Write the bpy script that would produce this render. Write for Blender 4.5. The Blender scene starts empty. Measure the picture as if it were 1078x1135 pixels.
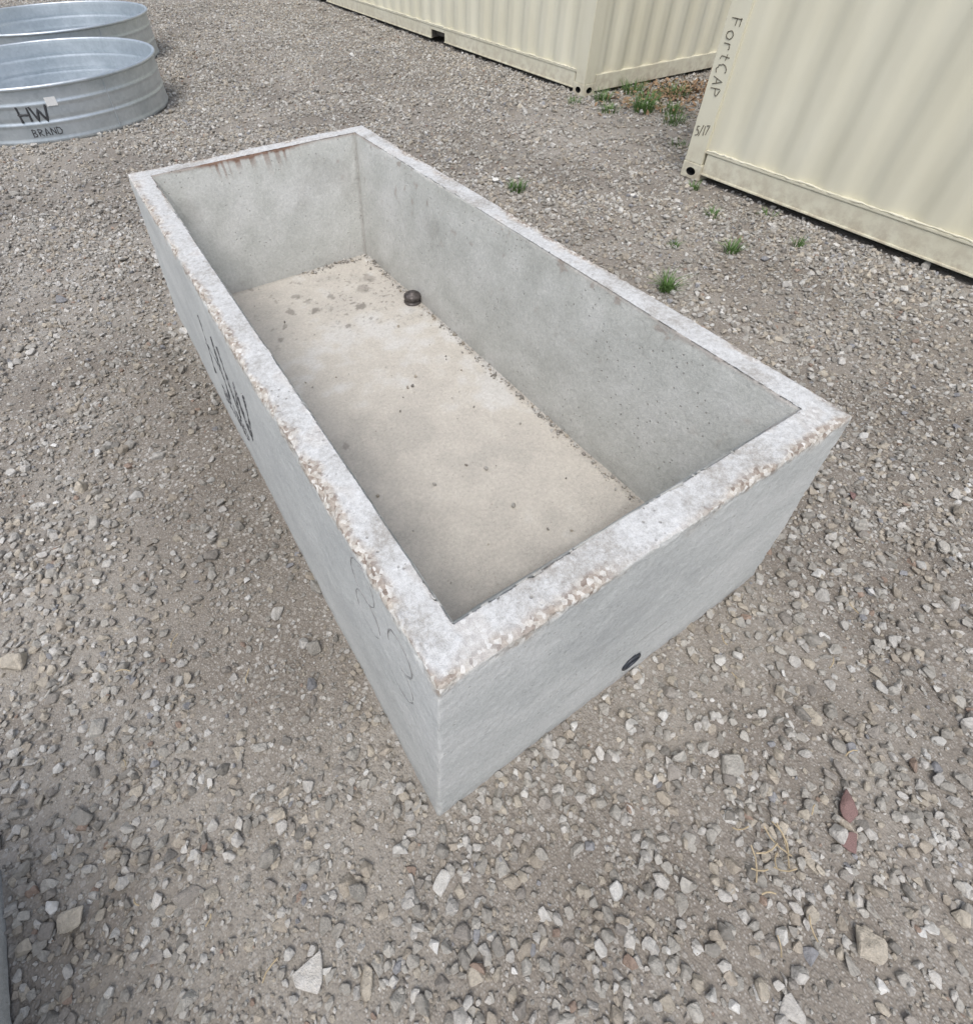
import bpy, bmesh, math, random
import numpy as np
from mathutils import Vector, Matrix, Euler
scene=bpy.context.scene
rng=np.random.default_rng(7); random.seed(7)

# ---------------------------------------------------------------- noise
def _h(i,j,k,s):
    n=(i.astype(np.int64)*374761393+j.astype(np.int64)*668265263+k.astype(np.int64)*2147483647+s*1274126177)&0xffffffff
    n=((n^(n>>13))*1274126177)&0xffffffff
    n=n^(n>>16)
    return (n&0xffffff)/float(0xffffff)
def vn(P,sc,s=0):
    P=np.asarray(P,float)*sc
    I=np.floor(P).astype(np.int64);F=P-I;F=F*F*(3-2*F)
    r=0
    for a in (0,1):
        for b in (0,1):
            for c in (0,1):
                w=(F[:,0] if a else 1-F[:,0])*(F[:,1] if b else 1-F[:,1])*(F[:,2] if c else 1-F[:,2])
                r=r+w*_h(I[:,0]+a,I[:,1]+b,I[:,2]+c,s)
    return r
def fbm(P,sc,o=4,s=0):
    r=0;a=1;t=0
    for i in range(o):
        r=r+a*vn(P,sc*2**i,s+i*17);t+=a;a*=.5
    return r/t
def sst(e0,e1,x):
    t=np.clip((x-e0)/(e1-e0),0,1);return t*t*(3-2*t)

# ---------------------------------------------------------------- helpers
def link(o,parent=None):
    scene.collection.objects.link(o)
    if parent: o.parent=parent
    return o
def mesh_obj(name,v,f,mat=None,parent=None,smooth=False):
    me=bpy.data.meshes.new(name)
    me.from_pydata([tuple(a) for a in v],[],[tuple(a) for a in f]);me.update()
    if smooth: me.polygons.foreach_set('use_smooth',[True]*len(me.polygons))
    o=bpy.data.objects.new(name,me)
    if mat: me.materials.append(mat)
    return link(o,parent)
def empty(name,loc=(0,0,0),rz=0):
    e=bpy.data.objects.new(name,None);e.location=loc;e.rotation_euler=(0,0,rz);return link(e)
def put_attr(ob,nm,v):
    a=ob.data.attributes.new(nm,'FLOAT','POINT');a.data.foreach_set('value',np.clip(v,0,1).astype(np.float32))

class NT:
    def __init__(s,name):
        s.m=bpy.data.materials.new(name);s.m.use_nodes=True;s.t=s.m.node_tree
        s.b=s.t.nodes['Principled BSDF']
    def n(s,ty,**kw):
        nd=s.t.nodes.new(ty)
        for k,v in kw.items(): setattr(nd,k,v)
        return nd
    def l(s,a,b): s.t.links.new(a,b)
    def obj(s): return s.n('ShaderNodeTexCoord').outputs['Object']
    def mapp(s,vec,scale):
        m=s.n('ShaderNodeMapping');m.inputs['Scale'].default_value=scale;s.l(vec,m.inputs[0]);return m.outputs[0]
    def noise(s,vec,sc,det=5,ro=.55,dist=0):
        x=s.n('ShaderNodeTexNoise');x.inputs['Scale'].default_value=sc;x.inputs['Detail'].default_value=det
        x.inputs['Roughness'].default_value=ro;x.inputs['Distortion'].default_value=dist
        s.l(vec,x.inputs['Vector']);return x.outputs[0]
    def vor(s,vec,sc,out='Distance',feat='F1'):
        x=s.n('ShaderNodeTexVoronoi',feature=feat);x.inputs['Scale'].default_value=sc;s.l(vec,x.inputs['Vector']);return x.outputs[out]
    def ramp(s,f,st):
        x=s.n('ShaderNodeValToRGB');e=x.color_ramp.elements
        while len(e)<len(st): e.new(.5)
        for i,(p,c) in enumerate(st):
            e[i].position=p;e[i].color=(c,c,c,1) if isinstance(c,(int,float)) else (*c,1)
        s.l(f,x.inputs[0]);return x.outputs[0]
    def mix(s,f,a,b,mode='MIX'):
        x=s.n('ShaderNodeMix',data_type='RGBA',blend_type=mode)
        for i,v in ((0,f),(6,a),(7,b)):
            if isinstance(v,(int,float)): x.inputs[i].default_value=v if i==0 else (v,v,v,1)
            elif isinstance(v,tuple): x.inputs[i].default_value=(*v,1)
            else: s.l(v,x.inputs[i])
        return x.outputs[2]
    def math(s,op,a,b=None,clamp=False):
        x=s.n('ShaderNodeMath',operation=op,use_clamp=clamp)
        for i,v in ((0,a),(1,b)):
            if v is None: continue
            if isinstance(v,(int,float)): x.inputs[i].default_value=v
            else: s.l(v,x.inputs[i])
        return x.outputs[0]
    def attr(s,name,ty='GEOMETRY',out='Fac'):
        x=s.n('ShaderNodeAttribute',attribute_name=name,attribute_type=ty);return x.outputs[out]
    def bump(s,h,st,dist,prev=None):
        x=s.n('ShaderNodeBump');x.inputs['Strength'].default_value=st;x.inputs['Distance'].default_value=dist
        s.l(h,x.inputs['Height'])
        if prev: s.l(prev,x.inputs['Normal'])
        return x.outputs[0]
    def done(s,col=None,rough=None,nor=None,metal=None,spec=None):
        for k,v in (('Base Color',col),('Roughness',rough),('Normal',nor),('Metallic',metal),('Specular IOR Level',spec)):
            if v is None: continue
            i=s.b.inputs[k]
            if isinstance(v,(int,float)): i.default_value=v
            elif isinstance(v,tuple): i.default_value=(*v,1)
            else: s.l(v,i)
        return s.m

# ---------------------------------------------------------------- materials
def mat_concrete():
    k=NT('concrete');o=k.obj()
    big=k.attr('big');mid=k.attr('mid');fine=k.noise(o,80,3,.75);vf=k.noise(o,420,1,.6)
    wall=k.ramp(k.mix(.5,big,mid),[(.34,(.45,.46,.45)),(.5,(.505,.515,.50)),(.64,(.555,.56,.545))])
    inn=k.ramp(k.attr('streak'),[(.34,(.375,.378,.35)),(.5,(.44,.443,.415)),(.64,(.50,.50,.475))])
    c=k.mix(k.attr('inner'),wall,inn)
    fl=k.ramp(k.attr('flr'),[(.36,(.435,.41,.365)),(.46,(.475,.445,.395)),(.56,(.505,.475,.42)),(.66,(.545,.53,.495))])
    c=k.mix(k.attr('floor'),c,fl)
    rimc=k.ramp(k.mix(.45,mid,fine),[(.34,(.38,.365,.34)),(.46,(.49,.49,.48)),(.62,(.575,.58,.575))])
    c=k.mix(k.attr('rim'),c,rimc)
    ag=k.vor(o,110,'Color');agc=k.ramp(ag,[(.15,(.22,.17,.135)),(.4,(.37,.32,.27)),(.65,(.50,.465,.41)),(.9,(.66,.64,.60))])
    c=k.mix(k.math('MULTIPLY',k.attr('edge'),.9),c,agc)
    c=k.mix(k.math('MULTIPLY',k.attr('stain_darken'),.75),c,(.175,.16,.14))
    c=k.mix(k.math('MULTIPLY',k.attr('rust'),.85),c,(.15,.068,.035))
    c=k.mix(.4,c,k.ramp(vf,[(.3,.33),(.5,.5),(.7,.64)]),'OVERLAY')
    c=k.mix(.35,c,k.ramp(fine,[(.3,.33),(.7,.67)]),'OVERLAY')
    pv=k.vor(o,42);pit=k.math('MULTIPLY',k.ramp(pv,[(.08,1.),(.16,0.)]),k.attr('pitg'))
    c=k.mix(k.math('MULTIPLY',pit,.55),c,(.18,.165,.14))
    n=k.bump(k.math('SUBTRACT',fine,k.math('MULTIPLY',pit,1.2)),.6,.004)
    n=k.bump(vf,.4,.0014,n)
    return k.done(c,.9,n,spec=.25)
def mat_ground():
    k=NT('gravel_dirt');o=k.obj()
    d=k.ramp(k.attr('tone'),[(.34,(.19,.168,.143)),(.5,(.245,.22,.19)),(.66,(.31,.285,.25))])
    d=k.mix(k.math('MULTIPLY',k.attr('damp'),.65),d,(.135,.115,.094))
    v1=k.n('ShaderNodeTexVoronoi');v1.inputs['Scale'].default_value=60;k.l(o,v1.inputs['Vector'])
    v2=k.n('ShaderNodeTexVoronoi');v2.inputs['Scale'].default_value=170;k.l(o,v2.inputs['Vector'])
    st=[(.1,(.18,.16,.14)),(.4,(.28,.26,.23)),(.7,(.39,.37,.34)),(.95,(.56,.55,.52))]
    c2=k.ramp(v2.outputs['Color'],st);c1=k.ramp(v1.outputs['Color'],st)
    c=k.mix(k.ramp(v2.outputs['Distance'],[(.25,.65),(.55,0.)]),d,c2)
    c=k.mix(k.math('MULTIPLY',k.ramp(v1.outputs['Distance'],[(.3,.85),(.46,0.)]),k.attr('peb')),c,c1)
    n=k.bump(v1.outputs['Distance'],.5,-.008);n=k.bump(v2.outputs['Distance'],.7,-.004,n)
    return k.done(c,.95,n,spec=.2)
def mat_stone():
    k=NT('crushed_stone');o=k.obj()
    c=k.attr('rcol','INSTANCER','Color');nz=k.noise(o,4.5,4,.7)
    c=k.mix(.45,c,k.ramp(nz,[(.32,.3),(.68,.7)]),'OVERLAY')
    n=k.bump(nz,.4,.12)
    return k.done(c,.92,n,spec=.25)
def mat_paint():
    k=NT('cream_paint');o=k.obj()
    n1=k.noise(k.mapp(o,(2.5,2.5,.8)),1.5,4)
    c=k.ramp(n1,[(.3,(.65,.62,.485)),(.7,(.71,.685,.555))])
    z=k.n('ShaderNodeSeparateXYZ');k.l(o,z.inputs[0])
    low=k.ramp(z.outputs[2],[(.0,.8),(.10,.5),(.28,0.)])
    n2=k.noise(o,12,5,.72)
    dn=k.ramp(n2,[(.40,0.),(.62,1.)])
    c=k.mix(k.math('MULTIPLY',low,dn),c,(.38,.32,.24))
    chip=k.ramp(n2,[(.715,0.),(.74,1.)])
    c=k.mix(k.math('MULTIPLY',chip,.8),c,(.15,.09,.055))
    return k.done(c,.5,None,spec=.4)
def mat_galv():
    k=NT('galvanized_steel');o=k.obj()
    sp=k.vor(o,38,'Color')
    c=k.mix(.6,k.ramp(sp,[(.1,(.43,.48,.52)),(.9,(.60,.65,.69))]),k.ramp(k.noise(o,2.5,4,.6,.5),[(.35,(.43,.48,.51)),(.65,(.64,.68,.71))]))
    return k.done(c,.42,None,metal=.75)
def mat_worn_paint():
    # thin sprayed paint with the concrete grain showing through
    k=NT('worn_black_stencil');o=k.obj()
    f=k.ramp(k.noise(o,55,4,.75),[(.47,0.),(.58,1.)])
    return k.done(k.mix(k.math('MULTIPLY',f,.8),(.055,.057,.06),(.36,.365,.36)),.85)
def simple(name,c,rough=.7,metal=0.,var=.25,sc=20):
    k=NT(name);o=k.obj()
    c2=tuple(max(0,x*(1-var)) for x in c);c3=tuple(min(1,x*(1+var)) for x in c)
    return k.done(k.ramp(k.noise(o,sc,4,.6),[(.3,c2),(.7,c3)]),rough,None,metal)
M_CON=mat_concrete();M_GR=mat_ground();M_ST=mat_stone();M_CR=mat_paint();M_GV=mat_galv()
M_BLK=simple('black_spray_paint',(.05,.052,.057),.7)
M_BLW=mat_worn_paint()
M_PEN=simple('pencil_mark',(.26,.26,.255),.85)
M_MARK=simple('marker_ink',(.10,.085,.06),.6)
M_DARK=simple('dark_void',(.012,.012,.012),.9)
M_IRON=simple('weathered_iron',(.10,.088,.083),.5,.5,.5,60)
M_UNDER=simple('steel_underframe',(.10,.09,.08),.8)
M_GRASS=simple('grass_blade',(.085,.16,.04),.6,0,.4,60)
M_DRY=simple('dry_leaf',(.26,.17,.10),.8,0,.5,30)
M_STRAW=simple('straw',(.42,.34,.22),.8,0,.3,30)
M_RED=simple('red_sandstone',(.20,.125,.115),.85,0,.5,40)
M_PVC=simple('drain_fitting',(.03,.035,.045),.45)
M_LABEL=simple('paper_label',(.75,.75,.74),.6,0,.05)

# ---------------------------------------------------------------- concrete trough
W=1.22;L=2.737;H=.769;T=.088;OUT=.044;I1=.118;I2=.222;FL=.21
DX,DZ=.64,.082
def dense(a,b,coarse,fine,edge):
    n=abs(b-a);pts=[];x=0
    while x<n-1e-6:
        pts.append(x);d=min(x,n-x)
        x+=fine if d<edge else coarse
    if n-pts[-1]<fine*.6: pts.pop()
    pts.append(n);pts=np.array(pts)/n
    return a+(b-a)*pts
def trough_mesh(name,mat,coarse=.006,detail=True,parent=None):
    prof=[]
    def rect(kind,t):
        if kind==0: o=OUT*(1-t);return (-o,-o,W+o,L+o,H*t)
        if kind==1: w=T*t;return (w,w,W-w,L-w,H)
        z=H+(FL-.01-H)*t;a=T+I1*t;b=T+I2*t
        return (a,b,W-a,L-b,z)
    for t in dense(0,H,.010,.0035,.035)[:-1]/H: prof.append((*rect(0,t),0))
    for t in dense(0,T,.004,.003,.03)[:-1]/T: prof.append((*rect(1,t),1))
    for t in dense(0,.56,.012,.004,.03)/.56: prof.append((*rect(2,t),2))
    prof=np.array(prof)
    tl=dense(0,L,coarse,.003,.03)[:-1]/L; tw=dense(0,W,coarse*.8,.003,.03)[:-1]/W
    ring=[]
    for a in tw: ring.append((0,a))
    for a in tl: ring.append((1,a))
    for a in tw: ring.append((2,a))
    for a in tl: ring.append((3,a))
    ring=np.array(ring);n=len(ring);m=len(prof)
    V=np.zeros((m,n,3))
    x0,y0,x1,y1,z=[prof[:,i][:,None] for i in range(5)]
    s=ring[:,0][None,:];a=ring[:,1][None,:]
    V[:,:,0]=np.where(s==0,x0+(x1-x0)*a,np.where(s==1,x1+0*a,np.where(s==2,x1+(x0-x1)*a,x0+0*a)))
    V[:,:,1]=np.where(s==0,y0+0*a,np.where(s==1,y0+(y1-y0)*a,np.where(s==2,y1+0*a,y1+(y0-y1)*a)))
    V[:,:,2]=z+0*a
    kind=(prof[:,5][:,None]+0*a).ravel()
    P=V.reshape(-1,3).copy();Q=P.copy()
    wearL=fbm(Q,3.2,3,52)
    # the near left arris and the near end arris are the most knocked about
    wearL=wearL+.10*sst(.12,.0,Q[:,0])*sst(1.9,1.2,Q[:,1])+.06*sst(.1,.0,Q[:,1])
    r=.005+.026*sst(.48,.74,fbm(Q,20,3,9))*sst(.34,.55,wearL)+.009*fbm(Q,60,2,4)*sst(.25,.6,wearL)
    o=OUT*(1-P[:,2]/H)
    ax=np.minimum(P[:,0]+o,W+o-P[:,0]);ay=np.minimum(P[:,1]+o,L+o-P[:,1])
    sx=np.where(P[:,0]<W/2,1,-1);sy=np.where(P[:,1]<L/2,1,-1)
    msk=(kind<2)
    rv=r*.6
    u=rv-ax;v=rv-ay;hh=np.hypot(u,v);c=msk&(u>0)&(v>0)&(hh>rv)
    f=np.where(c,rv/np.maximum(hh,1e-9),1)
    P[:,0]+=sx*np.where(c,u*(1-f),0);P[:,1]+=sy*np.where(c,v*(1-f),0)
    ax=np.minimum(P[:,0]+o,W+o-P[:,0]);ay=np.minimum(P[:,1]+o,L+o-P[:,1])
    do=np.minimum(ax,ay);isx=ax<ay;dt=H-P[:,2]
    u=r-do;v=r-dt;hh=np.hypot(u,v);c=msk&(u>0)&(v>0)&(hh>r)
    f=np.where(c,r/np.maximum(hh,1e-9),1)
    P[:,0]+=np.where(isx,sx,0)*np.where(c,u*(1-f),0);P[:,1]+=np.where(~isx,sy,0)*np.where(c,u*(1-f),0)
    P[:,2]-=np.where(c,v*(1-f),0)
    bx=np.minimum(P[:,0],W-P[:,0]);by=np.minimum(P[:,1],L-P[:,1])
    dw=np.minimum(bx,by);isx=bx<by;r2=np.minimum(r*.5,.009)
    u=r2-(T-dw);v=r2-dt
    m1=(kind==1)&(u>0)
    P[:,2]-=np.where(m1,r2-np.sqrt(np.maximum(r2**2-np.minimum(u,r2)**2,0)),0)
    m2=(kind==2)&(v>0)
    dd=np.where(m2,r2-np.sqrt(np.maximum(r2**2-np.minimum(v,r2)**2,0)),0)
    P[:,0]-=np.where(isx,sx,0)*dd;P[:,1]-=np.where(~isx,sy,0)*dd
    g=(fbm(Q,3,3,21)-.5)*.009+(fbm(Q,45,3,22)-.5)*.004
    ee=sst(.04,.004,do)*sst(.33,.55,wearL)
    rough=(fbm(Q,110,2,31)-.5)*.011*(.28+.72*ee)
    P[:,2]+=np.where(kind==1,g*.6+rough,0)
    sgn=np.where(kind==0,1,np.where(kind==2,-1,0))
    P[:,0]+=np.where(isx,sx,0)*sgn*(g+rough*.5*(dt<.03));P[:,1]+=np.where(~isx,sy,0)*sgn*(g+rough*.5*(dt<.03))
    if detail:
        d=np.hypot(P[:,0]-DX,P[:,2]-DZ);hm=(kind==0)&(Q[:,1]<.0)&(np.abs(Q[:,1])<.06)&(d<.034)
        P[hm,1]+=.06
    idx=np.arange(m*n).reshape(m,n)
    A=idx[:-1];B=np.roll(idx,-1,1)[:-1];C=np.roll(idx,-1,1)[1:];D=idx[1:]
    F=np.stack([A,B,C,D],-1).reshape(-1,4)
    gx=np.linspace(T+I1-.02,W-T-I1+.02,130);gy=np.linspace(T+I2-.02,L-T-I2+.02,360)
    X,Y=np.meshgrid(gx,gy);G=np.stack([X.ravel(),Y.ravel(),np.full(X.size,FL)],1)
    G[:,2]+=(fbm(G,3,3,41)-.5)*.012+(fbm(G,30,3,42)-.5)*.003
    gi=np.arange(X.size).reshape(X.shape)+m*n
    FF=np.stack([gi[:-1,:-1],gi[:-1,1:],gi[1:,1:],gi[1:,:-1]],-1).reshape(-1,4)
    ob=mesh_obj(name,np.vstack([P,G]).tolist(),np.vstack([F,FF]).tolist(),mat,parent,True)
    kk=np.concatenate([kind,np.full(len(G),3)]);QQ=np.vstack([Q,G])
    put=lambda nm,v: put_attr(ob,nm,v)
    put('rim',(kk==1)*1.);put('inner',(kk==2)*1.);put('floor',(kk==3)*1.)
    nz=fbm(QQ,14,4,51);nz2=np.concatenate([wearL,fbm(G,3.2,3,52)])
    mid=fbm(QQ,9,5,53);big=fbm(QQ,1.9,5,54)
    put('big',big);put('mid',mid)
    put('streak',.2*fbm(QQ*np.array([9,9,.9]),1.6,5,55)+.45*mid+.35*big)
    put('flr',.6*fbm(QQ+.25*(fbm(QQ,1.5,3,57)-.5)[:,None],1.9,6,56)+.4*fbm(QQ,14,5,58))
    put('pitg',sst(.44,.56,fbm(QQ,7,3,59))*np.where(kk==3,.35,np.where(kk==0,.5,1.)))
    dto=np.full(len(kk),9.);dto[:len(P)]=np.hypot(np.maximum(do,0),dt)
    d2=np.full(len(kk),9.);d2[:len(P)]=np.hypot(np.maximum(T-np.clip(dw,0,T),0),dt)+np.where(kind==0,9,0)
    e=sst(.034,.004,dto+(nz-.5)*.09)*sst(.33,.52,nz2)+.4*sst(.014,.002,d2+(nz-.5)*.05)*sst(.45,.65,nz2)
    e+=(kk==1)*sst(.58,.68,mid)*.35
    put('edge',e)
    x,y,z=QQ[:,0],QQ[:,1],QQ[:,2]
    st=np.zeros(len(kk))
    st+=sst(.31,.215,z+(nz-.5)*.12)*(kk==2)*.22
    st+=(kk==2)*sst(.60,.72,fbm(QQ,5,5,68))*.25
    if detail:
        for (sx_,sy_,sr,am) in [(.54,2.04,.030,1),(.74,1.95,.032,1),(.43,2.10,.022,.8),(.62,1.83,.022,.9),(.35,2.0,.016,.8),(.83,2.10,.05,.6),(.90,2.18,.05,.6),(.27,1.11,.026,.7),(.66,2.12,.02,.8),(.30,1.9,.02,.8),(.50,2.22,.02,.7)]:
            dd=np.hypot(x-sx_,y-sy_)+(fbm(QQ,35,3,61)-.5)*.07
            st+=am*sst(sr,sr*.5,dd)*(kk==3)
        st+=sst(.66,.72,fbm(QQ,30,3,63))*sst(1.5,2.1,y)*(kk==3)*.6
        ed=np.minimum(np.minimum(x-T-I1,W-T-I1-x),np.minimum(y-T-I2,L-T-I2-y))
        st+=sst(.03,.0,ed+(nz-.5)*.05)*(kk==3)*.35  # floor gets darker towards the walls
        st+=sst(.64,.70,fbm(QQ,70,2,66))*sst(.45,.1,np.hypot(x-.8,y-2.0))*(kk==3)*.8
        tide=sst(.02,.0,np.abs(fbm(QQ,1.4,5,67)-.5));st+=tide*(kk==3)*.08
        # form line low on the end wall
        st+=(kk==0)*(y<0)*sst(.004,.0,np.abs(z-.215-(fbm(QQ,6,3,69)-.5)*.02))*sst(.25,.35,x)*sst(.85,.7,x)*.45
    st+=(kk==0)*sst(.07,.0,z+(nz-.5)*.08)*.3
    st+=sst(.025,.0,np.abs((W-T-I1*(H-z)/(H-FL))-x)+np.abs((L-T-I2*(H-z)/(H-FL))-y))*(kk==2)*.5  # walls get darker along the far right inner corner
    st+=((kk==1)*sst(.004,.0,d2)+(kk==2)*sst(.006,.0,H-z))*sst(.5,.7,nz)*.25
    put('stain_darken',st)  # holds the stains together with the edge and corner darkening
    ru=np.zeros(len(kk))
    if detail:
        far=(y>L-T-.3)&(kk==2);drop=H-z
        col=sst(.55,.72,vn(np.stack([x,0*x,0*x],1),70,71))
        win=sst(.30,.2,np.abs(x-.56))
        ru+=far*win*(sst(.022,.0,drop+(nz-.5)*.03)*.8+col*sst(.09,.01,drop+(nz-.5)*.10)*.65)
        ru+=far*sst(.014,.0,drop+(nz-.5)*.02)*.5
        rt=(x>W-T-.15)&(kk==2)
        ru+=rt*sst(.70,.78,fbm(QQ,24,3,72))*.4*sst(.35,.05,drop)
        ru+=rt*sst(.016,.0,drop+(nz-.5)*.03)*sst(1.6,.4,y)*.4
    put('rust',ru)
    return ob
trough=trough_mesh('concrete_trough',M_CON)

def tube_ring(name,c,r,w,axis,mat,parent,seg=32):
    bpy.ops.mesh.primitive_torus_add(major_radius=r,minor_radius=w,major_segments=seg,minor_segments=10,location=c,
        rotation=(math.pi/2,0,0) if axis=='y' else (0,0,0))
    o=bpy.context.object;o.name=name;o.data.materials.append(mat);o.parent=parent
    bpy.ops.object.shade_smooth();return o
tube_ring('drain_ring',(DX,-.0385,DZ),.033,.005,'y',M_PVC,trough)
bpy.ops.mesh.primitive_cylinder_add(radius=.032,depth=.02,location=(DX,-.010,DZ),rotation=(math.pi/2,0,0))
o=bpy.context.object;o.name='drain_hole_dark';o.data.materials.append(M_DARK);o.parent=trough  # near-black disc, paints the shade inside the open drain hole

def lathe(name,prof,seg,mat,parent=None,loc=(0,0,0)):
    v=[];f=[]
    for i,(r,z) in enumerate(prof):
        for j in range(seg):
            a=2*math.pi*j/seg;v.append((r*math.cos(a),r*math.sin(a),z))
    for i in range(len(prof)-1):
        for j in range(seg):
            k=(j+1)%seg;f.append((i*seg+j,i*seg+k,(i+1)*seg+k,(i+1)*seg+j))
    o=mesh_obj(name,v,f,mat,parent,True);o.location=loc;return o
lathe('drain_standpipe_cap',[(.001,0),(.042,0),(.044,.012),(.038,.014),(.036,.026),(.042,.029),(.044,.036),(.042,.046),(.035,.052),(.02,.054),(.019,.062),(.012,.065),(.0005,.065)],28,M_IRON,trough,(.985,1.84,FL-.004))

def strokes(name,polys,fn,width,mat,parent):
    cu=bpy.data.curves.new(name,'CURVE');cu.dimensions='3D';cu.bevel_depth=width/2;cu.bevel_resolution=2;cu.use_fill_caps=True
    for p in polys:
        q=[]
        for a,b in zip(p[:-1],p[1:]):
            for i in range(4): q.append((a[0]+(b[0]-a[0])*i/4,a[1]+(b[1]-a[1])*i/4))
        q.append(p[-1])
        s=cu.splines.new('POLY');s.points.add(len(q)-1)
        for i,(a,b) in enumerate(q): s.points[i].co=(*fn(a,b),1);s.points[i].radius=random.uniform(.7,1.1)
    o=bpy.data.objects.new(name,cu);cu.materials.append(mat);link(o,parent)
    return o
def arc(cx,cy,rx,ry,a0,a1,n=10): return [(cx+rx*math.cos(math.radians(a0+(a1-a0)*i/n)),cy+ry*math.sin(math.radians(a0+(a1-a0)*i/n))) for i in range(n+1)]
GL={'F':[[(0,0),(0,1)],[(0,1),(.55,1)],[(0,.55),(.45,.55)]],
'o':[arc(.3,.32,.28,.32,0,360,12)],'r':[[(0,0),(0,.62)],arc(.25,.4,.25,.22,180,50,6)],'t':[[(.2,1),(.2,.1),(.4,0)],[(0,.65),(.45,.65)]],
'C':[arc(.4,.5,.4,.5,60,300,12)],'A':[[(0,0),(.3,1),(.6,0)],[(.1,.38),(.5,.38)]],'P':[[(0,0),(0,1)],arc(.0,.75,.5,.25,90,-90,8)],
'5':[[(.5,1),(.08,1),(.05,.55)],arc(.2,.3,.32,.3,110,-130,10)],'/':[[(0,-.1),(.45,1.1)]],'1':[[(.15,0),(.15,1)]],'7':[[(0,1),(.6,1),(.2,0)]],
'H':[[(0,0),(0,1)],[(.7,0),(.7,1)],[(0,.5),(.7,.5)]],'W':[[(0,1),(.25,0),(.5,.75),(.75,0),(1,1)]],'B':[[(0,0),(0,1)],arc(0,.75,.45,.25,90,-90,6),arc(0,.25,.55,.25,90,-90,6)],
'R':[[(0,0),(0,1)],arc(.0,.75,.5,.25,90,-90,8),[(.1,.5),(.55,0)]],'N':[[(0,0),(0,1),(.6,0),(.6,1)]],'D':[[(0,0),(0,1)],arc(0,.5,.6,.5,90,-90,8)],' ':[]}
def text(t,h,gap=.25,jit=.03):
    out=[];x=0
    for ch in t:
        w=0
        for p in GL[ch]:
            out.append([((a+x+random.uniform(-jit,jit))*h,(b+random.uniform(-jit,jit))*h) for a,b in p]);w=max(w,max(a for a,b in p))
        x+=(w or .3)+gap
    return out
def left_face(u0,v0,off=.0):
    def fn(a,b):
        z=v0+b;y=u0-a
        return (-OUT*(1-z/H)+off,y,z)
    return fn
strokes('painted_brand',text('HW',.28,.25),left_face(1.74,.28,.009),.030,M_BLW,trough)
strokes('painted_brand_small',text('BRAND',.08,.25),left_face(1.68,.17,.004),.014,M_BLW,trough)
strokes('pencil_number',[arc(.06,.26,.055,.065,0,360,14),arc(.07,.14,.06,.065,0,330,14),arc(.22,.22,.05,.06,200,-80,12),arc(.22,.10,.055,.07,90,-140,12)],left_face(.36,.42,.0008),.0042,M_PEN,trough)

tr2=trough_mesh('concrete_trough.001',M_CON,.012,False)
tr2.location=(-1.030-W-OUT,.45-L-OUT,0)

# ---------------------------------------------------------------- ground
def axis(lo,hi,st,far):
    a=np.arange(lo,hi,st);d=st;x=hi;r=[]
    while x<far: d*=1.25;x+=d;r.append(x)
    d=st;x=lo;l=[]
    while x>-far: d*=1.25;x-=d;l.append(x)
    return np.concatenate([l[::-1],a,[hi],r])
def gh(x,y):
    P=np.stack([x,y,0*x],1)
    h=(fbm(P,.9,3,81)-.5)*.07+(fbm(P,7,3,82)-.5)*.026
    dx=np.maximum(np.maximum(-.05-x,x-W-.05),0);dy=np.maximum(np.maximum(-.05-y,y-L-.05),0)
    k=sst(.0,.5,np.hypot(dx,dy))
    k2=sst(-.0,.4,np.abs(x-3.95)+0*y)*1.
    h=h*(.25+.75*k)*(.3+.7*k2)
    h+=.04*np.exp(-((x+.28)/.16)**2)*sst(.5,1.1,y)*sst(3.0,2.2,y)*(.4+fbm(P,3,2,84))
    return h
ax_=axis(-3.5,5.5,.03,120);ay_=axis(-2.2,9,.035,120)
X,Y=np.meshgrid(ax_,ay_);x=X.ravel();y=Y.ravel();z=gh(x,y)
gi=np.arange(X.size).reshape(X.shape)
GF=np.stack([gi[:-1,:-1],gi[:-1,1:],gi[1:,1:],gi[1:,:-1]],-1).reshape(-1,4)
GP=np.stack([x,y,z],1)
ground=mesh_obj('ground',GP.tolist(),GF.tolist(),M_GR,None,True)
def damp_f(x,y):
    P=np.stack([x,y,0*x],1);n=fbm(P,1.6,4,91)
    d=1.1*np.exp(-((x+.33)/.33)**2)*sst(.1,.8,y)*sst(3.2,2.2,y)
    d=d+.7*np.exp(-(((x-.1)/.5)**2+((y+.45)/.22)**2))+.6*np.exp(-(((x-1.9)/.4)**2+((y-.2)/.7)**2))
    return np.clip(d*1.0+(n-.47)*1.9,0,1)
put_attr(ground,'damp',damp_f(x,y));put_attr(ground,'tone',.5*fbm(GP,.8,4,92)+.5*fbm(GP,5,4,93));put_attr(ground,'peb',sst(.40,.5,fbm(GP,6,3,94)))

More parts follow.
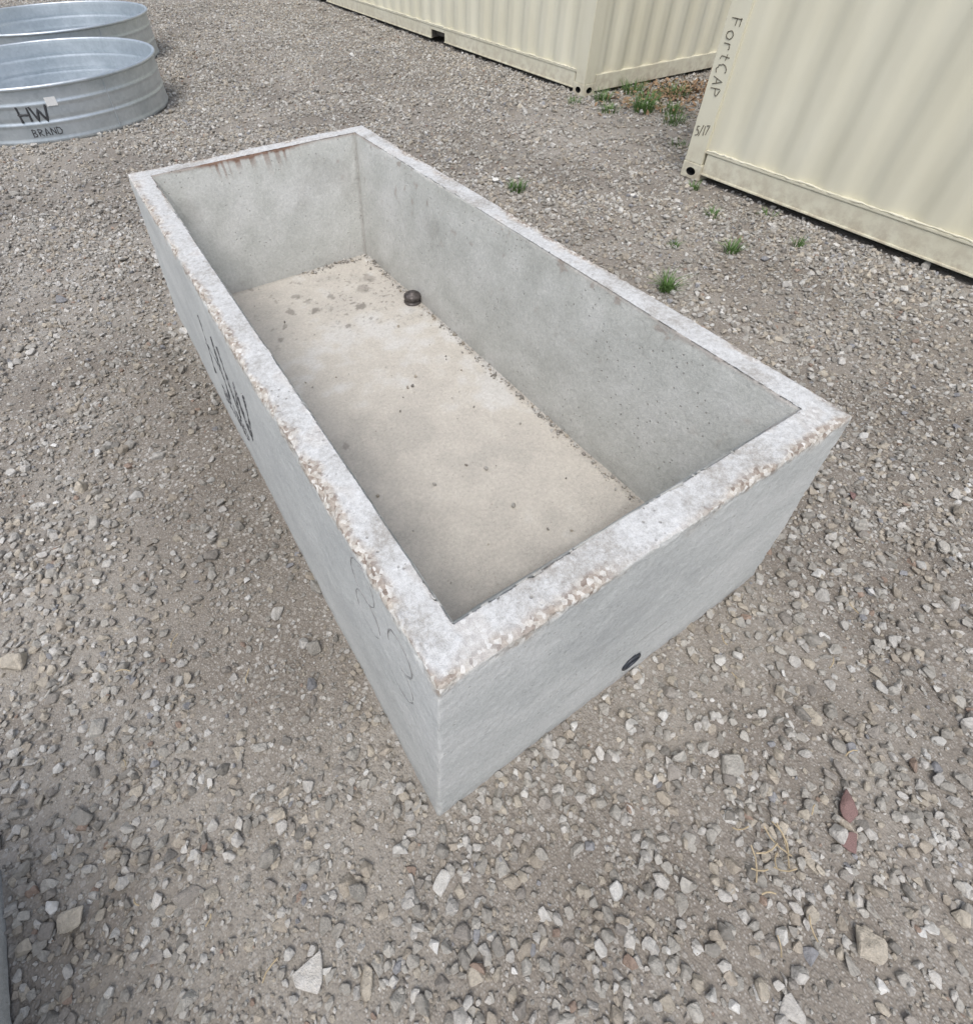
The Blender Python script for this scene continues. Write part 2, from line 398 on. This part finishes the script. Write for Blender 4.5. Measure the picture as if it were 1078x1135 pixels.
# ---------------------------------------------------------------- stones
lib=bpy.data.collections.new('stone_shapes')
def hull_rock(i):
    r=np.random.default_rng(100+i);bm=bmesh.new()
    n=r.integers(11,22)
    for _ in range(n):
        v=r.normal(size=3);v/=np.linalg.norm(v);v*=r.uniform(.78,1.12);v*=np.array([1,r.uniform(.65,.95),r.uniform(.55,.85)])
        bm.verts.new(v*.5)
    res=bmesh.ops.convex_hull(bm,input=bm.verts)
    bmesh.ops.delete(bm,geom=[g for g in res['geom_interior'] if isinstance(g,bmesh.types.BMVert)],context='VERTS')
    bmesh.ops.dissolve_limit(bm,angle_limit=.25,verts=bm.verts,edges=bm.edges)
    bmesh.ops.bevel(bm,geom=list(bm.edges),offset=.035,segments=1,affect='EDGES',clamp_overlap=True)
    bmesh.ops.triangulate(bm,faces=bm.faces)
    me=bpy.data.meshes.new('stone_%02d'%i);bm.to_mesh(me);bm.free();me.materials.append(M_ST)
    o=bpy.data.objects.new('stone_%02d'%i,me);lib.objects.link(o)
NR=18
for i in range(NR): hull_rock(i)
CAMP=np.array([-.151,-.274])
T1=(-.13,7.47,1.09,.47);T2=(.22,10.05,1.2,.5)
def footprint(x,y,pad=0.):
    m=(x>-OUT-pad)&(x<W+OUT+pad)&(y>-OUT-pad)&(y<L+OUT+pad)
    m|=(x<-1.030+pad)&(x>-1.1-W)&(y<.45+pad)&(y>.4-L-.1)
    m|=(x>3.95)&(x<6.4)&(y<2.54)
    m|=(x>4.8+(y-4.6)*.033)&(x<7.4)&(y>4.68)
    m|=np.hypot(x-T1[0],y-T1[1])<T1[2]; m|=np.hypot(x-T2[0],y-T2[1])<T2[2]
    return m
pts=[];scl=[];cols=[]
PAL=np.array([(.36,.34,.305),(.44,.42,.38),(.52,.50,.465),(.40,.355,.295),(.46,.415,.345),(.58,.565,.53),(.26,.245,.22),(.32,.295,.265),(.34,.26,.21),(.68,.67,.64),(.30,.30,.31)])
PW=np.array([.2,.2,.15,.13,.12,.06,.05,.06,.010,.015,.02]);PW/=PW.sum()
def layer(dens,maxd,smin,smax,power,seed,dfac,lo=.15,x0=-5,x1=8,y0=-3.2,y1=17):
    r=np.random.default_rng(seed);N=int(dens*(x1-x0)*(y1-y0))
    x=r.uniform(x0,x1,N);y=r.uniform(y0,y1,N);d=np.hypot(x-CAMP[0],y-CAMP[1])
    P=np.stack([x,y,0*x],1)
    cl=fbm(P,1.3,3,seed+5)*.45+fbm(P,6,3,seed+6)*.55
    pr=np.clip((cl-.38)*5,lo,1)*np.clip(maxd(d),0,1)*(1-dfac*damp_f(x,y))
    ang=np.degrees(np.arctan2(x-CAMP[0],y-CAMP[1]))
    pr=np.where((d>2.5)&((ang<-50)|(ang>105)),0,pr)
    k=(r.random(N)<pr)&~footprint(x,y,.006)
    x,y=x[k],y[k];n=len(x);s=smin*(smax/smin)**(r.random(n)**power)
    z=gh(x,y)+s*r.uniform(.03,.32,n)
    pts.append(np.stack([x,y,z],1));scl.append(s)
    c=PAL[r.choice(len(PAL),n,p=PW)]*r.uniform(.85,1.1,(n,1))*(1-.22*damp_f(x,y))[:,None];cols.append(c)
layer(3200,lambda d:np.where(d<2.8,1,np.where(d<4.5,.5,.0)),.009,.019,1.2,11,.3,.3,-3,4.2,-2.2,6)
layer(1500,lambda d:np.where(d<5,1,.75),.018,.034,1.2,12,.5)
layer(760,lambda d:1.+0*d,.030,.048,1.5,13,.7)
layer(60,lambda d:1.+0*d,.048,.075,1.8,14,.65)
for (x_,y_,s_) in [(-.96,1.01,.10),(-.77,.66,.07),(-.90,.25,.085),(.66,-.78,.095),(-.39,.36,.06),(-.37,.22,.055),(1.0,-.42,.06),(-.95,-.05,.08),(-.62,.5,.05),(.2,-.72,.055),(.35,-.5,.05),(1.3,-.2,.05),(-.2,-.8,.07),(-1.0,1.5,.08)]:
    pts.append(np.array([[x_,y_,float(gh(np.array([x_]),np.array([y_]))[0])+s_*.12]]));scl.append(np.array([s_]));cols.append(PAL[[rng.choice([0,1,4])]])
n=620;r=np.random.default_rng(5)
yy=r.uniform(T+I2+.01,L-T-I2-.01,n);xx=W-T-I1-np.abs(r.normal(0,.018,n))-.003
k=r.random(n)<.14;xx=np.where(k,r.uniform(T+I1+.02,W-T-I1,n),xx)
k2=r.random(n)<.15;yy=np.where(k2,L-T-I2-np.abs(r.normal(0,.03,n)),yy);xx=np.where(k2,r.uniform(W*.5,W-T-I1,n),xx)
ss=.005*(5.)**(r.random(n)**2.2)
pts.append(np.stack([xx,yy,np.full(n,FL+.0015)+ss*.15],1));scl.append(ss);cols.append(PAL[r.choice(8,n)]*.85)
pts=np.vstack(pts);scl=np.concatenate(scl);cols=np.vstack(cols);N=len(pts)
me=bpy.data.meshes.new('gravel');me.vertices.add(N);me.vertices.foreach_set('co',pts.astype(np.float32).ravel())
def at(nm,ty,key,v):
    a=me.attributes.new(nm,ty,'POINT');a.data.foreach_set(key,v)
r=np.random.default_rng(3)
rot=np.stack([r.normal(0,.45,N),r.normal(0,.45,N),r.uniform(0,6.283,N)],1)
at('rrot','FLOAT_VECTOR','vector',rot.astype(np.float32).ravel())
at('rscl','FLOAT_VECTOR','vector',(scl[:,None]*r.uniform(.8,1.2,(N,3))).astype(np.float32).ravel())
at('ridx','INT','value',r.integers(0,NR,N).astype(np.int32))
at('rcol','FLOAT_COLOR','color',np.hstack([cols,np.ones((N,1))]).astype(np.float32).ravel())
gravel=bpy.data.objects.new('gravel',me);link(gravel)
ng=bpy.data.node_groups.new('gravel_scatter','GeometryNodeTree')
ng.interface.new_socket('Geometry',in_out='INPUT',socket_type='NodeSocketGeometry')
ng.interface.new_socket('Geometry',in_out='OUTPUT',socket_type='NodeSocketGeometry')
nn=ng.nodes;gi_=nn.new('NodeGroupInput');go=nn.new('NodeGroupOutput')
ci=nn.new('GeometryNodeCollectionInfo');ci.inputs['Collection'].default_value=lib;ci.inputs['Separate Children'].default_value=True;ci.inputs['Reset Children'].default_value=True
ip=nn.new('GeometryNodeInstanceOnPoints');ip.inputs['Pick Instance'].default_value=True
def na(nm,ty):
    x=nn.new('GeometryNodeInputNamedAttribute');x.data_type=ty;x.inputs['Name'].default_value=nm;return x.outputs['Attribute']
e2=nn.new('FunctionNodeEulerToRotation')
ng.links.new(gi_.outputs[0],ip.inputs['Points']);ng.links.new(ci.outputs[0],ip.inputs['Instance'])
ng.links.new(na('ridx','INT'),ip.inputs['Instance Index']);ng.links.new(na('rrot','FLOAT_VECTOR'),e2.inputs[0]);ng.links.new(e2.outputs[0],ip.inputs['Rotation'])
ng.links.new(na('rscl','FLOAT_VECTOR'),ip.inputs['Scale']);ng.links.new(ip.outputs[0],go.inputs[0])
md=gravel.modifiers.new('scatter','NODES');md.node_group=ng

# ---------------------------------------------------------------- stock tanks
def tank(name,cx,cy,R,h,lettering=False):
    e=empty(name,(cx,cy,0))
    P=[(.001,.03),(R-.03,.03),(R-.008,.045)]
    def ribs(z):
        return .007*math.exp(-((z-.36*h)/.014)**2)+.007*math.exp(-((z-.68*h)/.014)**2)-.004*math.exp(-((z-.40*h)/.02)**2)
    zs=np.linspace(.05,h-.03,40)
    for z in zs: P.append((R-.006+ribs(z)-.002,z))
    for a in np.linspace(200,-160,14): P.append((R+.010+.017*math.cos(math.radians(a)),h-.017+.017*math.sin(math.radians(a))))
    for z in zs[::-1]: P.append((R-.004+ribs(z)+.002,z))
    P+=[(R+.002,.035),(R+.004,.02),(R-.004,.0),(R-.02,-.005)]
    lathe('tank_shell',P,128,M_GV,e)
    def fn(a,b,off=-.002):
        th=-math.pi/2+(a/R);return ((R+off)*math.cos(th),(R+off)*math.sin(th),b)
    strokes('side_seam',[[(.45,.03),(.45,h-.04)]],lambda a,b:fn(a,b,.0),.012,M_GV,e)
    if lettering:
        strokes('painted_brand',[[(a-.36,b+.19) for a,b in p] for p in text('HW',.125,.2,.06)],fn,.022,M_BLK,e)
        strokes('painted_brand_small',[[(a-.32,b+.07) for a,b in p] for p in text('BRAND',.06,.3,.05)],fn,.010,M_BLK,e)
        lv=[];n=6
        for i in range(n+1):
            for zz in (.30,.37): 
                lv.append(fn(-.10+.09*i/n,zz,.006))
        mesh_obj('paper_label',lv,[(2*i,2*i+2,2*i+3,2*i+1) for i in range(n)],M_LABEL,e)
    return e
t1=tank('stock_tank',*T1,True)
t2=tank('stock_tank.001',*T2)

# ---------------------------------------------------------------- containers
def box(name,a,b,mat,parent,bev=.004):
    bm=bmesh.new();bmesh.ops.create_cube(bm,size=1)
    for v in bm.verts: v.co=Vector([(a[i]+b[i])/2+v.co[i]*(b[i]-a[i]) for i in range(3)])
    if bev: bmesh.ops.bevel(bm,geom=list(bm.edges),offset=bev,segments=2,affect='EDGES')
    me=bpy.data.meshes.new(name);bm.to_mesh(me);bm.free();me.materials.append(mat)
    return link(bpy.data.objects.new(name,me),parent)
def casting(name,loc,flip,parent):
    o=box(name,(0,0,0),(.178,.162,.118),M_CR,parent,.006);o.location=loc;o.scale=flip
    o.data.materials.append(M_DARK)
    def cyl(c,r,rot):
        bpy.ops.mesh.primitive_cylinder_add(radius=1,depth=.12,vertices=24,location=(0,0,0))
        q=bpy.context.object;q.data.materials.append(M_DARK)
        q.data.transform(Matrix.Diagonal((r[0],r[1],1,1)));q.data.transform(Euler(rot).to_matrix().to_4x4());q.data.transform(Matrix.Translation(c))
        return q
    c1=cyl((.089,.0,.055),(.042,.029),(math.pi/2,0,0)); c2=cyl((.0,.08,.055),(.029,.040),(0,math.pi/2,0))
    for c in (c1,c2):
        c.parent=parent;c.location=loc;c.scale=flip
        bpy.context.view_layer.update()
        m=o.modifiers.new('b','BOOLEAN');m.object=c;m.operation='DIFFERENCE';m.solver='EXACT'
        try: m.material_mode='TRANSFER'
        except Exception: pass
    bpy.context.view_layer.update()
    dg=bpy.context.evaluated_depsgraph_get();me=bpy.data.meshes.new_from_object(o.evaluated_get(dg))
    o.modifiers.clear();o.data=me
    for c in (c1,c2): bpy.data.objects.remove(c)
    return o
def corrug(name,p0,d,nrm,length,z0,z1,parent,wide=1.,dep=.026):
    prof=[];x=0;pat=[(0,0),(.10,0),(.17,-dep),(.24,-dep),(.31,0)]
    while x<length:
        for a,b in pat[:-1]:
            if x+a*wide<length: prof.append((x+a*wide,b))
        x+=.31*wide
    prof.append((length,0));v=[];f=[]
    for a,b in prof:
        for zz in (z0,z1): v.append((p0[0]+d[0]*a+nrm[0]*b,p0[1]+d[1]*a+nrm[1]*b,zz))
    for i in range(len(prof)-1): f.append((2*i,2*i+2,2*i+3,2*i+1))
    o=mesh_obj(name,v,f,M_CR,parent)
    m=o.modifiers.new('bev','BEVEL');m.width=.02;m.segments=4;m.limit_method='ANGLE';m.angle_limit=.2
    o.data.polygons.foreach_set('use_smooth',[True]*len(o.data.polygons))
    return o
def bead(name,x0,x1,y,z,parent):
    r=random.Random(4);cu=bpy.data.curves.new(name,'CURVE');cu.dimensions='3D';cu.bevel_depth=.006;cu.bevel_resolution=2
    n=int((x1-x0)/.03);s=cu.splines.new('POLY');s.points.add(n)
    for i in range(n+1):
        s.points[i].co=(x0+(x1-x0)*i/n,y+r.uniform(-.002,.002),z+r.uniform(-.004,.004),1);s.points[i].radius=r.uniform(.6,1.6)
    cu.materials.append(M_CR);link(bpy.data.objects.new(name,cu),parent)
def container(name,loc,rz,LX,pockets,dep=.026):
    e=empty(name,loc,rz);WY=2.438;HH=2.591
    cs=[((0,0,0),(1,1,1)),((LX,0,0),(-1,1,1)),((0,WY,0),(1,-1,1)),((LX,WY,0),(-1,-1,1)),
        ((0,0,HH),(1,1,-1)),((LX,0,HH),(-1,1,-1)),((0,WY,HH),(1,-1,-1)),((LX,WY,HH),(-1,-1,-1))]
    for i,(l,f) in enumerate(cs): casting('corner_casting_%d'%i,l,f,e)
    for i,(x,y) in enumerate([(0,0),(LX,0),(0,WY),(LX,WY)]):
        a=(.004,.16) if x==0 else (LX-.16,LX-.004);b=(.004,.15) if y==0 else (WY-.15,WY-.004)
        box('corner_post_%d'%i,(a[0],b[0],.117),(a[1],b[1],HH-.117),M_CR,e)
    zb,zt=.06,.205
    for s,yy in enumerate((0,WY)):
        ys=(.012,.06) if s==0 else (WY-.06,WY-.012)
        segs=[];x=.178
        for (pa,pb) in pockets: segs.append((x,pa));x=pb
        segs.append((x,LX-.178))
        for j,(a,b) in enumerate(segs): 
            box('bottom_rail_%d_%d'%(s,j),(a,ys[0],zb),(b,ys[1],zt-.002),M_CR,e)
            fy=(.002,.05) if s==0 else (WY-.05,WY-.002)
            box('rail_flange_%d_%d'%(s,j),(a,fy[0],zb-.006),(b,fy[1],zb+.006),M_CR,e,.002)
        for j,(a,b) in enumerate(pockets):
            box('pocket_top_%d_%d'%(s,j),(a,ys[0],zt-.045),(b,ys[1],zt-.003),M_CR,e)
            for q,xx in enumerate((a,b)):
                box('pocket_liner_%d_%d_%d'%(s,j,q),(xx-.004,(.022 if s==0 else WY-.6),zb),(xx+.004,(.6 if s==0 else WY-.022),zt-.05),M_UNDER,e,0)
        box('panel_sill_%d'%s,(.16,.006 if s==0 else WY-.075,zt),(LX-.16,.075 if s==0 else WY-.006,zt+.02),M_CR,e)
        bead('sealant_bead_%d'%s,.17,LX-.17,.012 if s==0 else WY-.012,zt+.022,e)
        corrug('side_panel_%d'%s,(.155,.022 if s==0 else WY-.022),(1,0),(0,-1 if s==0 else 1),LX-.31,zt+.018,HH-.09,e,1.,dep)
        box('top_rail_%d'%s,(.178,.01 if s==0 else WY-.07,HH-.1),(LX-.178,.07 if s==0 else WY-.01,HH-.02),M_CR,e)
    for s,xx in enumerate((0,LX)):
        xs=(.012,.07) if s==0 else (LX-.07,LX-.012)
        box('end_sill_%d'%s,(xs[0],.162,.03),(xs[1],WY-.162,.185),M_CR,e)
        box('end_header_%d'%s,(xs[0],.162,HH-.13),(xs[1],WY-.162,HH-.03),M_CR,e)
        corrug('end_panel_%d'%s,(.024 if s==0 else LX-.024,.148),(0,1),(-1 if s==0 else 1,0),WY-.296,.183,HH-.12,e,.9,.03)
    box('floor_underframe',(.2,.1,.085),(LX-.2,WY-.1,.17),M_UNDER,e)
    box('roof_panel',(.05,.05,HH-.05),(LX-.05,WY-.05,HH-.02),M_CR,e)
    return e
cR=container('shipping_container',(3.89,2.56,.0),-math.pi/2+.018,6.058,[(2.7,3.06),(4.5,4.86)],.02)
strokes('post_lettering',[[(a,b) for a,b in p] for p in text('FortCAP',.085,.30,.05)],lambda a,b:(.045+b*.9,.002,1.02-a*.95),.006,M_MARK,cR)
strokes('post_lettering_date',[[(a,b) for a,b in p] for p in text('5/17',.07,.22,.03)],lambda a,b:(.03+a*.62,.002,.30+b*.9+a*.15),.006,M_MARK,cR)
cM=container('shipping_container.001',(4.74,4.63,0),0,12.19,[(2.98,3.36),(7.4,7.8)])
cM.rotation_euler=(0,0,math.pi/2-.033);cM.scale=(1,-1,1)

# ---------------------------------------------------------------- plants and litter
def tuft(name,x,y,n,h,rad,mat=M_GRASS,seed=0):
    r=random.Random(seed+n);v=[];f=[]
    z0=float(gh(np.array([x]),np.array([y]))[0])
    for i in range(n):
        a=r.uniform(0,6.283);d=rad*.35*math.sqrt(r.random());bx,by=d*math.cos(a),d*math.sin(a)
        l=h*r.uniform(.45,1.1);lean=r.uniform(.15,1.1)*l;a2=a+r.uniform(-.8,.8);w=r.uniform(.0022,.0045)
        px,py=-math.sin(a2)*w,math.cos(a2)*w;k=len(v)
        for j in range(5):
            t=j/4;o=lean*t*t;zz=l*(t-.35*t*t*lean/l);ww=(1-t**1.6)+.05
            cx_,cy_=bx+math.cos(a2)*o,by+math.sin(a2)*o
            v.append((cx_-px*ww,cy_-py*ww,zz));v.append((cx_+px*ww,cy_+py*ww,zz))
        for j in range(4): f.append((k+2*j,k+2*j+1,k+2*j+3,k+2*j+2))
    o=mesh_obj(name,v,f,mat);o.location=(x,y,z0);return o
TU=[(2.60,3.03,90,.09,.19),(2.46,1.42,90,.13,.13),(3.13,1.49,70,.10,.12),(4.80,4.40,90,.14,.25),(4.93,3.93,180,.18,.32),(3.47,1.9,40,.08,.14),(3.55,1.31,36,.08,.10),(4.84,3.46,90,.12,.3),(5.3,4.45,110,.16,.35),(2.9,1.75,26,.05,.1),(5.1,3.7,100,.12,.35),(4.6,4.1,70,.1,.3),(5.6,4.1,90,.15,.4),(5.25,4.15,90,.12,.35),(3.75,2.3,30,.07,.12),(3.8,1.7,26,.06,.2),(4.4,3.0,40,.07,.25),(2.2,3.6,16,.04,.1),(4.5,4.5,40,.09,.25)]
for i,t in enumerate(TU): tuft('grass_tuft' if i==0 else 'grass_tuft.%03d'%i,*t,seed=i*7)
def leaves(name,cx_,cy_,sx,sy,n,mat,size):
    r=random.Random(n);v=[];f=[]
    for i in range(n):
        x=cx_+r.gauss(0,sx);y=cy_+r.gauss(0,sy);z=float(gh(np.array([x]),np.array([y]))[0])+r.uniform(.008,.04)
        M=Euler((r.gauss(0,.5),r.gauss(0,.5),r.uniform(0,6.28))).to_matrix();s=size*r.uniform(.5,1.2);k=len(v)
        for (a,b,c) in [(-1,0,0),(-.3,.4,.1),(.5,.35,.12),(1,0,0),(.4,-.38,.1),(-.35,-.36,.12)]:
            p=M@Vector((a*s,b*s,c*s));v.append((x+p.x,y+p.y,z+p.z))
        f.append(tuple(range(k,k+6)))
    return mesh_obj(name,v,f,mat)
leaves('dead_leaves',5.75,4.1,.45,.28,800,M_DRY,.035)
cu=bpy.data.curves.new('dry_twigs','CURVE');cu.dimensions='3D';cu.bevel_depth=.0018;cu.bevel_resolution=1
r_=random.Random(9)
for i in range(34):
    if i<11: x,y=.60+r_.gauss(0,.05),-.57+r_.gauss(0,.05);l=r_.uniform(.03,.1)
    else: x,y=r_.uniform(-1,1.8),r_.uniform(-1,.9);l=r_.uniform(.02,.05)
    if -.06<x<W+.06 and y>-.06: continue
    a=r_.uniform(0,6.28);s=cu.splines.new('POLY');s.points.add(3)
    z=float(gh(np.array([x]),np.array([y]))[0])+.03
    for j in range(4): s.points[j].co=(x+math.cos(a+.15*j)*l*(j/3-.5),y+math.sin(a+.15*j)*l*(j/3-.5),z+r_.uniform(-.003,.006),1)
cu.materials.append(M_STRAW);link(bpy.data.objects.new('dry_twigs',cu))
def redrock(name,x,y,s,seed,rz):
    src=lib.objects[seed%NR].data.copy();src.materials.clear();src.materials.append(M_RED)
    o=bpy.data.objects.new(name,src);link(o);o.location=(x,y,float(gh(np.array([x]),np.array([y]))[0])+s[2]*.35);o.scale=s;o.rotation_euler=(.1,.1,rz)
redrock('red_sandstone_piece',.87,-.60,(.09,.06,.05),3,.6);redrock('red_sandstone_piece.001',.80,-.645,(.075,.05,.05),5,-.3);redrock('red_sandstone_piece.002',1.87,-.03,(.06,.04,.04),7,.2)

# ---------------------------------------------------------------- light
SE,SA=math.radians(64),math.radians(228)
w=bpy.data.worlds.new('World');scene.world=w;w.use_nodes=True;t=w.node_tree;bg=t.nodes['Background']
sky=t.nodes.new('ShaderNodeTexSky');sky.sky_type='NISHITA';sky.sun_disc=False;sky.sun_elevation=SE;sky.sun_rotation=SA;sky.dust_density=3.;sky.air_density=1.
hs=t.nodes.new('ShaderNodeHueSaturation');hs.inputs['Saturation'].default_value=.6;hs.inputs['Value'].default_value=1.4
t.links.new(sky.outputs[0],hs.inputs['Color']);t.links.new(hs.outputs[0],bg.inputs[0]);bg.inputs[1].default_value=.15
sd=bpy.data.lights.new('sun','SUN');sd.energy=1.5;sd.angle=math.radians(30);sd.color=(1,.97,.92)
so=bpy.data.objects.new('sun',sd);link(so)
dv=Vector((math.sin(SA)*math.cos(SE),math.cos(SA)*math.cos(SE),math.sin(SE)))
so.rotation_euler=dv.to_track_quat('Z','Y').to_euler()

# ---------------------------------------------------------------- camera
cd=bpy.data.cameras.new('camera');cam=bpy.data.objects.new('camera',cd);link(cam)
cd.sensor_fit='HORIZONTAL';cd.sensor_width=36;cd.lens=595.2/1078*36;cd.shift_x=.0468;cd.shift_y=-.0743;cd.clip_start=.02;cd.clip_end=500
cam.location=(-.151,-.274,1.714);cam.rotation_euler=[math.radians(a) for a in (43.42,.87,-32.24)]
scene.camera=cam
scene.view_settings.view_transform='Standard';scene.view_settings.look='None';scene.view_settings.exposure=0
